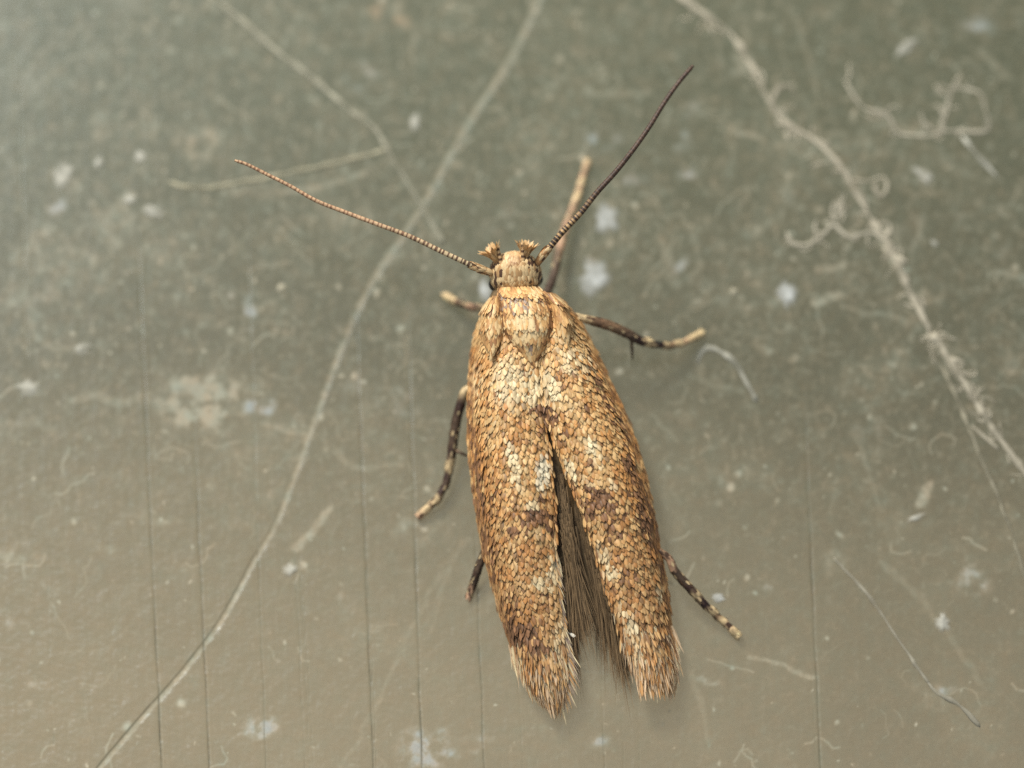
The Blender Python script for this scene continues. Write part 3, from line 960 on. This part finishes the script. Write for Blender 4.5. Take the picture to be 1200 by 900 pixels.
make_hindwing([(480, 640, 622, 1.2, 1.3, 1.2), (560, 658, 615, .95, 1.05, .95), (640, 664, 612, .75, .82, .75), (700, 664, 618, .6, .66, .6), (735, 664, 640, .5, .54, .5)],
              (1500, (640, 530), (664, 690), (672, 690), (676, 775), 1.0, .35))
make_hindwing([(480, 642, 662, 1.2, 1.3, 1.2), (560, 652, 705, .95, 1.05, .95), (640, 678, 738, .75, .82, .75), (700, 702, 750, .6, .66, .6), (745, 722, 755, .5, .54, .5)],
              (1700, (648, 530), (722, 715), (680, 690), (738, 790), 1.0, .35))
make_hindwing([(470, 640, 662, 1.30, 1.36, 1.30), (560, 646, 672, 1.12, 1.2, 1.12), (640, 654, 690, .92, 1.0, .92), (690, 664, 698, .74, .8, .74), (700, 668, 696, .7, .74, .7)],
              (1400, (646, 520), (668, 640), (672, 670), (690, 735), 1.32, .72), 'underwing')
WL = make_wing(LEFT_ROWS, -1)
WR = make_wing(RIGHT_ROWS, 1)

# trunk: thorax and abdomen as one continuous body
mb = MB()
path = [(605, 334, 20, 1.65, .38), (608, 345, 34, 1.60, .50), (613, 365, 42, 1.48, .62), (618, 395, 42, 1.40, .66), (624, 430, 38, 1.32, .62), (632, 480, 33, 1.18, .55), (643, 540, 29, 1.0, .46),
        (654, 600, 25, .82, .38), (664, 650, 18, .66, .28), (670, 690, 8, .52, .14)]
S = smooth_curve(path, 40)
V, F, K = [], [], []
sg = 24
for i, (x, y, rx, zc, rz) in enumerate(S):
    for k in range(sg):
        a = 2 * math.pi * k / sg
        p = at(x + math.cos(a) * rx, y, zc + math.sin(a) * rz)
        V.append(p)
        K.append(lin((118, 96, 68)) * (1 + .3 * nz(i * .8, k * .2)))
for i in range(len(S) - 1):
    for k in range(sg):
        F.append((i * sg + k, i * sg + (k + 1) % sg, (i + 1) * sg + (k + 1) % sg, (i + 1) * sg + k))
F += [tuple(range(sg)), tuple((len(S) - 1) * sg + k for k in range(sg - 1, -1, -1))]
mb.add(V, F, K)
body = mb.build('body', M_CUTICLE, moth)


# shoulder covers and the shield between them
def thorax_colour(X, Y, u, v):
    k = nz(X * .09, Y * .06, 8) * .7 + random.gauss(0, .3)
    c = CREAM * .35 + GOLD * .65 if k > .25 else (GOLD * .55 + TAN * .45 if k > -.25 else (TAN * .7 + BROWN * .3))
    g = max(blob(X, Y, 606, 352, 16, 9), blob(X, Y, 622, 402, 7, 14) * .5, blob(X, Y, 632, 352, 8, 8) * .7, blob(X, Y, 588, 350, 5, 12) * .7)
    if random.random() < .42 * g:
        c = GREY * .75 + DARK * .25
    elif random.random() < .07:
        c = BROWN
    if .6 * blob(X, Y, 615, 372, 24, 20) > random.random():
        c = CREAM * .55 + GOLD * .45
    return c * random.uniform(.85, 1.12)


def make_cover(name, rows, L, W, colour, parent, pu=.10, pv=.10, vc=.5, pout=2.4):
    P = Patch(rows, vc=vc, pin=2.4, pout=pout)
    mb = MB()
    P.sheet(mb, 18, 10, lin((160, 120, 82)), .05)
    o = mb.build(name, M_MEMBRANE, parent)
    mb = MB()
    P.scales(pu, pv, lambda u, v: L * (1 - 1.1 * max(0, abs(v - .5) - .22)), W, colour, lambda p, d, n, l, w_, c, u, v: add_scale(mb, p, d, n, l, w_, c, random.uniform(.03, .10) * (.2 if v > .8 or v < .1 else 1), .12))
    mb.build('scales', M_SCALE, o, kind='stuff')
    return P


make_cover('tegula', [(346, 586, 576, 2.02, 2.15, 1.75), (360, 589, 565, 2.12, 2.28, 1.55), (380, 590, 560, 2.16, 2.30, 1.45), (396, 589, 563, 2.14, 2.26, 1.60), (408, 582, 570, 2.14, 2.2, 1.9)],
           .24, .078, thorax_colour, moth, .07, .060)
make_cover('tegula', [(342, 634, 648, 2.02, 2.15, 1.8), (354, 644, 662, 2.12, 2.28, 1.6), (372, 648, 672, 2.16, 2.30, 1.5), (386, 650, 672, 2.14, 2.26, 1.7), (396, 657, 669, 2.14, 2.2, 1.95)],
           .24, .078, thorax_colour, moth, .07, .060)
def shield_colour(X, Y, u, v):
    c = thorax_colour(X, Y, u, v)
    if (v < .07 or v > .93 or u > .93) and random.random() < .7:
        c = BROWN * random.uniform(.5, .8)
    return c


make_cover('thorax_shield', [(334, 584, 630, 1.95, 2.12, 1.95), (344, 583, 639, 2.08, 2.34, 2.08), (360, 584, 646, 2.16, 2.46, 2.16), (380, 587, 648, 2.18, 2.48, 2.18), (396, 594, 645, 2.16, 2.40, 2.16),
                             (410, 604, 638, 2.12, 2.27, 2.12), (421, 616, 630, 2.10, 2.16, 2.10)], .20, .078, shield_colour, moth, .062, .058)

# head
HC = at(604, 321, 1.80)
HR = Vector((.59, .50, .50))


def hpt(th, ph, grow=0.0):   # th azimuth in the plane of the sheet, ph elevation
    n = Vector((math.cos(th) * math.cos(ph), math.sin(th) * math.cos(ph), math.sin(ph)))
    return HC + Vector((n.x * (HR.x + grow), n.y * (HR.y + grow), n.z * (HR.z + grow)))


mb = MB()
V, F, K = [], [], []
nu, nv = 28, 14
for j in range(nv + 1):
    for i in range(nu):
        V.append(hpt(2 * math.pi * i / nu, -math.pi / 2 + math.pi * j / nv, -.02))
        K.append(lin((170, 138, 102)))
for j in range(nv):
    for i in range(nu):
        F.append((j * nu + i, j * nu + (i + 1) % nu, (j + 1) * nu + (i + 1) % nu, (j + 1) * nu + i))
mb.add(V, F, K)
head = mb.build('head', M_CUTICLE, moth)
mb = MB()
for ring, (y, npts) in enumerate(zip(np.linspace(-.98, .98, 19), [16] * 19)):
    pass
cells = []
for k in range(520):                                     # even spread over the upper half
    zf = 1 - (k + .5) / 520 * 1.25
    cells.append((k * 2.399963, math.asin(max(-1, min(1, zf)))))
HEADS = []
for th, ph in cells:
    p = hpt(th, ph)
    r = p - HC
    n = Vector((r.x / HR.x ** 2, r.y / HR.y ** 2, r.z / HR.z ** 2)).normalized()
    ax, ay = r.x / HR.x, r.y / HR.y
    rear = ay < -.35
    goal = Vector((-ax * .55, .9, -.2)) if not rear else Vector((ax * .3, -.6, -.1))
    d = (goal - n * goal.dot(n)).normalized()
    c = lin((226, 196, 148)) if random.random() < .62 else lin((188, 150, 104))
    if abs(ax + .02) < .28 and abs(ay - .25) < .4:
        c = lin((206, 170, 124)) if random.random() < .6 else lin((166, 126, 86))
    if abs(ax) > .50 and random.random() < .36:
        c = DARK * .9
    if rear:
        add_scale(mb, p - d * .05, d, n, .13, .12, c * random.uniform(.85, 1.05), .18, .25)
    else:
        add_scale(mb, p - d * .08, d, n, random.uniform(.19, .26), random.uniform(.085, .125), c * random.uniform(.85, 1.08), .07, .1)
mb.build('scales', M_SCALE, head, kind='stuff')
for (x, y, z, r) in ((582, 333, 1.54, .195), (627, 327, 1.54, .19)):
    c = at(x, y, z)
    mb = MB()
    V, F, K = [], [], []
    for j in range(13):
        for i in range(20):
            th, ph = 2 * math.pi * i / 20, -math.pi / 2 + math.pi * j / 12
            V.append(c + Vector((math.cos(th) * math.cos(ph), math.sin(th) * math.cos(ph), math.sin(ph))) * r)
            K.append((.02, .02, .02))
    for j in range(12):
        for i in range(20):
            F.append((j * 20 + i, j * 20 + (i + 1) % 20, (j + 1) * 20 + (i + 1) % 20, (j + 1) * 20 + i))
    mb.add(V, F, K)
    mb.build('eye', M_EYE, head)


def palp(base, mid, tip, spread):
    """brush of scales round the second segment, thin banded end segment above it"""
    a, b, c = at(*base), at(*mid), at(*tip)
    mb = MB()
    tube(mb, [a, a.lerp(b, .5), b], [.07, .085, .075], [lin((170, 120, 76))] * 3, 10)
    o = mb.build('palp', M_CUTICLE, head)
    d = (b - a).normalized()
    s = d.cross(Vector((0, 0, 1))).normalized()
    u = s.cross(d)
    mb = MB()
    for k in range(170):
        t = random.random() ** .7
        th = random.uniform(0, 2 * math.pi)
        rad = s * math.cos(th) + u * math.sin(th)
        p = a.lerp(b, t) + rad * (.045 + .05 * t)
        dd = (d + rad * spread * (.15 + 1.0 * t * t) * random.uniform(.6, 1.3)).normalized()
        col = [lin((206, 152, 92)), lin((214, 172, 118)), lin((160, 106, 62)), lin((206, 160, 104))][random.randrange(4)]
        add_scale(mb, p, dd, rad, random.uniform(.18, .30), random.uniform(.04, .065), col * random.uniform(.8, 1.1), .05, .1, tip=lin((222, 186, 134)))
    mb.build('brush', M_SCALE, o, kind='stuff')
    mb = MB()
    S = [a.lerp(c, t) + Vector((0, 0, .14)) for t in np.linspace(.05, 1, 16)]
    cols = [(DARK * .8 if (i // 2) % 2 == 0 else lin((206, 170, 124))) for i in range(16)]
    tube(mb, S, [.055 - .028 * i / 15 for i in range(16)], cols, 8)
    mb.build('end_segment', M_CUTICLE, o)


palp((588, 313, 2.0), (578, 297, 2.15), (583, 290, 2.2), .85)
palp((613, 310, 2.05), (616, 293, 2.2), (612, 286, 2.25), .80)


# antennae: scape then a ringed, tapering flagellum
def antenna(pts, zs, r0, r1, colf):
    n = 380
    S = smooth_curve([(x, y, z) for (x, y), z in zip(pts, zs)], n)
    P, R, K = [], [], []
    for i, (x, y, z) in enumerate(S):
        t = i / (n - 1)
        bead = .5 + .5 * math.cos(i * 2 * math.pi / 3.0)
        scape = t < .085
        r = (.060 + .036 * math.sin(math.pi * min(1, t / .085)) if scape else r0 + (r1 - r0) * t) * (1 + (.03 if not scape else 0) * bead)
        if t > .985:
            r *= .75
        P.append(at(x, y, z)); R.append(r)
        K.append(lambda k, i=i, t=t: colf(i, t, k))
    mb = MB()
    tube(mb, P, R, K, 12)
    a = mb.build('antenna', M_CUTICLE, head)
    mb = MB()
    for k in range(60):                                  # scales wrapping the scape
        i = random.randrange(0, 30)
        d = (P[i + 1] - P[i]).normalized()
        s = d.cross(Vector((0, 0, 1))).normalized(); u = s.cross(d)
        th = random.uniform(0, 2 * math.pi)
        rad = s * math.cos(th) + u * math.sin(th)
        c = [lin((216, 186, 140)), lin((170, 128, 86)), DARK][random.choice([0, 0, 1, 2])]
        add_scale(mb, P[i] + rad * R[i] * .95, d, rad, .16, .07, c, .08, .1)
    mb.build('scape_scales', M_SCALE, a, kind='stuff')


def col_left(i, t, k):
    if t < .085:
        return lin((190, 150, 104)) * (.9 + .4 * nz(i * .7, k * 6))
    ring = (i + 1.6 * nz(i * .21, 9)) % 6 < 3 - (t > .4)
    f = min(1, max(0, (t - .10) / .42))
    a = lin((212, 190, 150)) * (1 - f) + lin((202, 166, 130)) * f
    b = lin((92, 70, 55)) * (1 - f) + lin((148, 110, 84)) * f
    return (b if ring else a) * (.9 + .25 * nz(i, k * 4))


def col_right(i, t, k):
    if t < .085:
        return lin((176, 132, 86)) * (.9 + .4 * nz(i * .7, k * 6))
    ring = (i + 2.5 * nz(i * .23, 3)) % 6 < 3 + (nz(i * .3, 4) > 0)
    f = min(1, max(0, (t - .10) / .3))
    a = lin((206, 168, 116)) * (1 - f) + lin((88, 66, 52)) * f
    b = lin((52, 38, 30)) * (1 - f) + lin((66, 48, 38)) * f
    return (b if ring else a) * (.9 + .25 * nz(i, k * 4))


antenna([(579, 321), (562, 315), (548, 309), (520, 296), (480, 277), (440, 262), (400, 247), (370, 235), (340, 218), (310, 203), (290, 193), (275, 188)],
        [2.0, 2.15, 2.22, 2.28, 2.34, 2.4, 2.46, 2.52, 2.58, 2.62, 2.66, 2.68], .064, .038, col_left)
antenna([(628, 311), (637, 298), (645, 289), (660, 271), (680, 250), (700, 225), (720, 203), (740, 178), (760, 150), (778, 121), (795, 97), (812, 77)],
        [2.0, 2.14, 2.2, 2.28, 2.36, 2.44, 2.5, 2.54, 2.56, 2.56, 2.54, 2.5], .074, .050, col_right)

# legs: (px, py, z, radius mm, colour)
LD, LB, LP, LK = lin((80, 63, 49)), lin((118, 93, 69)), lin((210, 184, 140)), lin((184, 146, 116))


def leg(nodes, spur=None, texture=60):
    n = 60
    S = smooth_curve([(a, b, c, d, *e) for a, b, c, d, e in nodes], n)
    P = [at_sheet(s[0], s[1], s[2]) for s in S]
    R = [max(.02, float(s[3]) * 1.14) for s in S]
    K = [np.clip(s[4:7], .01, .9) for s in S]
    mb = MB()
    tube(mb, P, R, K, 12)
    lg = mb.build('leg', M_CUTICLE, moth)
    mb = MB()
    for k in range(texture * 3):
        i = random.randrange(0, n - 2)
        d = (P[i + 1] - P[i]).normalized()
        s = d.cross(Vector((0, 0, 1))).normalized(); u = s.cross(d)
        th = random.uniform(0, 2 * math.pi)
        rad = s * math.cos(th) + u * math.sin(th)
        c = K[i] * random.uniform(.6, 1.5)
        if random.random() < .15:
            c = LP * random.uniform(.5, .9)
        elif random.random() < .15:
            c = DARK * .6
        add_scale(mb, P[i] + rad * R[i] * .93, d, rad, .13, .06, np.clip(c, 0, .85), .10, .1)
    mb.build('scales', M_SCALE, lg, kind='stuff')
    for sp in (spur or []):
        mb = MB()
        Q = [at_sheet(*q) for q in sp]
        tube(mb, [Q[0], Q[0].lerp(Q[1], .5), Q[1]], [.045, .038, .02], [LB, LD, LD], 8)
        mb.build('spur', M_CUTICLE, lg)


leg([(640, 345, 1.0, .09, LD), (648, 325, .75, .085, LD), (654, 300, .55, .085, LB), (657, 286, .48, .095, LK * 1.25), (661, 272, .42, .085, LK), (669, 250, .34, .075, LK * .9),
     (676, 232, .26, .085, LP), (678, 225, .24, .06, LK), (681, 214, .2, .085, LP), (683, 206, .18, .06, LK), (689, 188, .12, .085, LP)])
leg([(672, 370, 1.6, .07, LP), (682, 373, 1.58, .08, LP), (694, 376, 1.5, .10, LB), (715, 382, 1.35, .105, LB * 1.1), (735, 391, 1.15, .10, LD * 1.1), (752, 400, .95, .085, LD), (757, 400, .88, .095, LP),
     (764, 403, .8, .07, LD), (774, 404, .7, .07, LD), (779, 405, .62, .085, LP), (786, 405, .55, .065, LB), (793, 403, .48, .082, LP), (800, 402, .4, .066, LK), (808, 398, .3, .075, LP), (823, 390, .12, .08, LP)],
    [((740, 395, 1.0), (741, 421, .75))], 110)
leg([(772, 645, .75, .07, LB), (784, 655, .68, .075, LK), (790, 668, .6, .09, LD), (800, 680, .52, .095, LD), (810, 691, .46, .09, LD), (815, 696, .42, .095, LP), (820, 702, .38, .08, LD), (828, 711, .32, .08, LD),
     (834, 715, .28, .09, LP), (840, 722, .22, .07, LB), (848, 728, .2, .085, LP), (853, 733, .17, .065, LK), (858, 738, .14, .085, LP), (867, 747, .1, .08, LP)])
leg([(580, 362, 1.0, .08, LD), (566, 361, .8, .085, LD), (555, 360, .62, .08, LK * .6), (547, 358, .5, .07, LD), (538, 355, .38, .06, LB), (533, 353, .3, .08, LP), (523, 347, .15, .075, LP)])
leg([(556, 452, 1.0, .07, LP), (545, 458, .95, .085, LP), (541, 470, .88, .095, LD), (535, 492, .72, .10, LD), (531, 518, .56, .10, LD), (529, 534, .48, .09, LD), (527, 545, .42, .095, LP), (525, 555, .36, .08, LD),
     (523, 566, .32, .08, LD), (517, 577, .28, .075, LD), (513, 585, .24, .09, LP), (506, 591, .2, .07, LB), (501, 596, .17, .085, LP), (489, 606, .1, .08, LK * 1.1)],
    [((534, 528, .55), (549, 535, .5))])
leg([(576, 628, .7, .07, LD), (570, 642, .6, .08, LD), (562, 662, .42, .085, LD), (556, 680, .26, .08, LD), (552, 692, .14, .075, LK), (549, 700, .1, .06, LK)])

# the one loose white scale sticking out beside the left wing tip
mb = MB()
a, b = at(660, 738, .75), at(674, 746, .80)
d = (b - a).normalized()
s = d.cross(Vector((0, 0, 1))).normalized()
V, F, K = [], [], []
for i, (t, h) in enumerate(((0, .010), (.45, .016), (.7, .034), (.9, .040), (1.0, .018))):
    c = a + (b - a) * t
    V += [c - s * h, c + Vector((0, 0, .015)), c + s * h]
    K += [lin((240, 232, 214))] * 3
for i in range(4):
    q = i * 3
    F += [(q, q + 1, q + 4, q + 3), (q + 1, q + 2, q + 5, q + 4)]
mb.add(V, F, K)
mb.build('stray_scale', M_SCALE, moth)
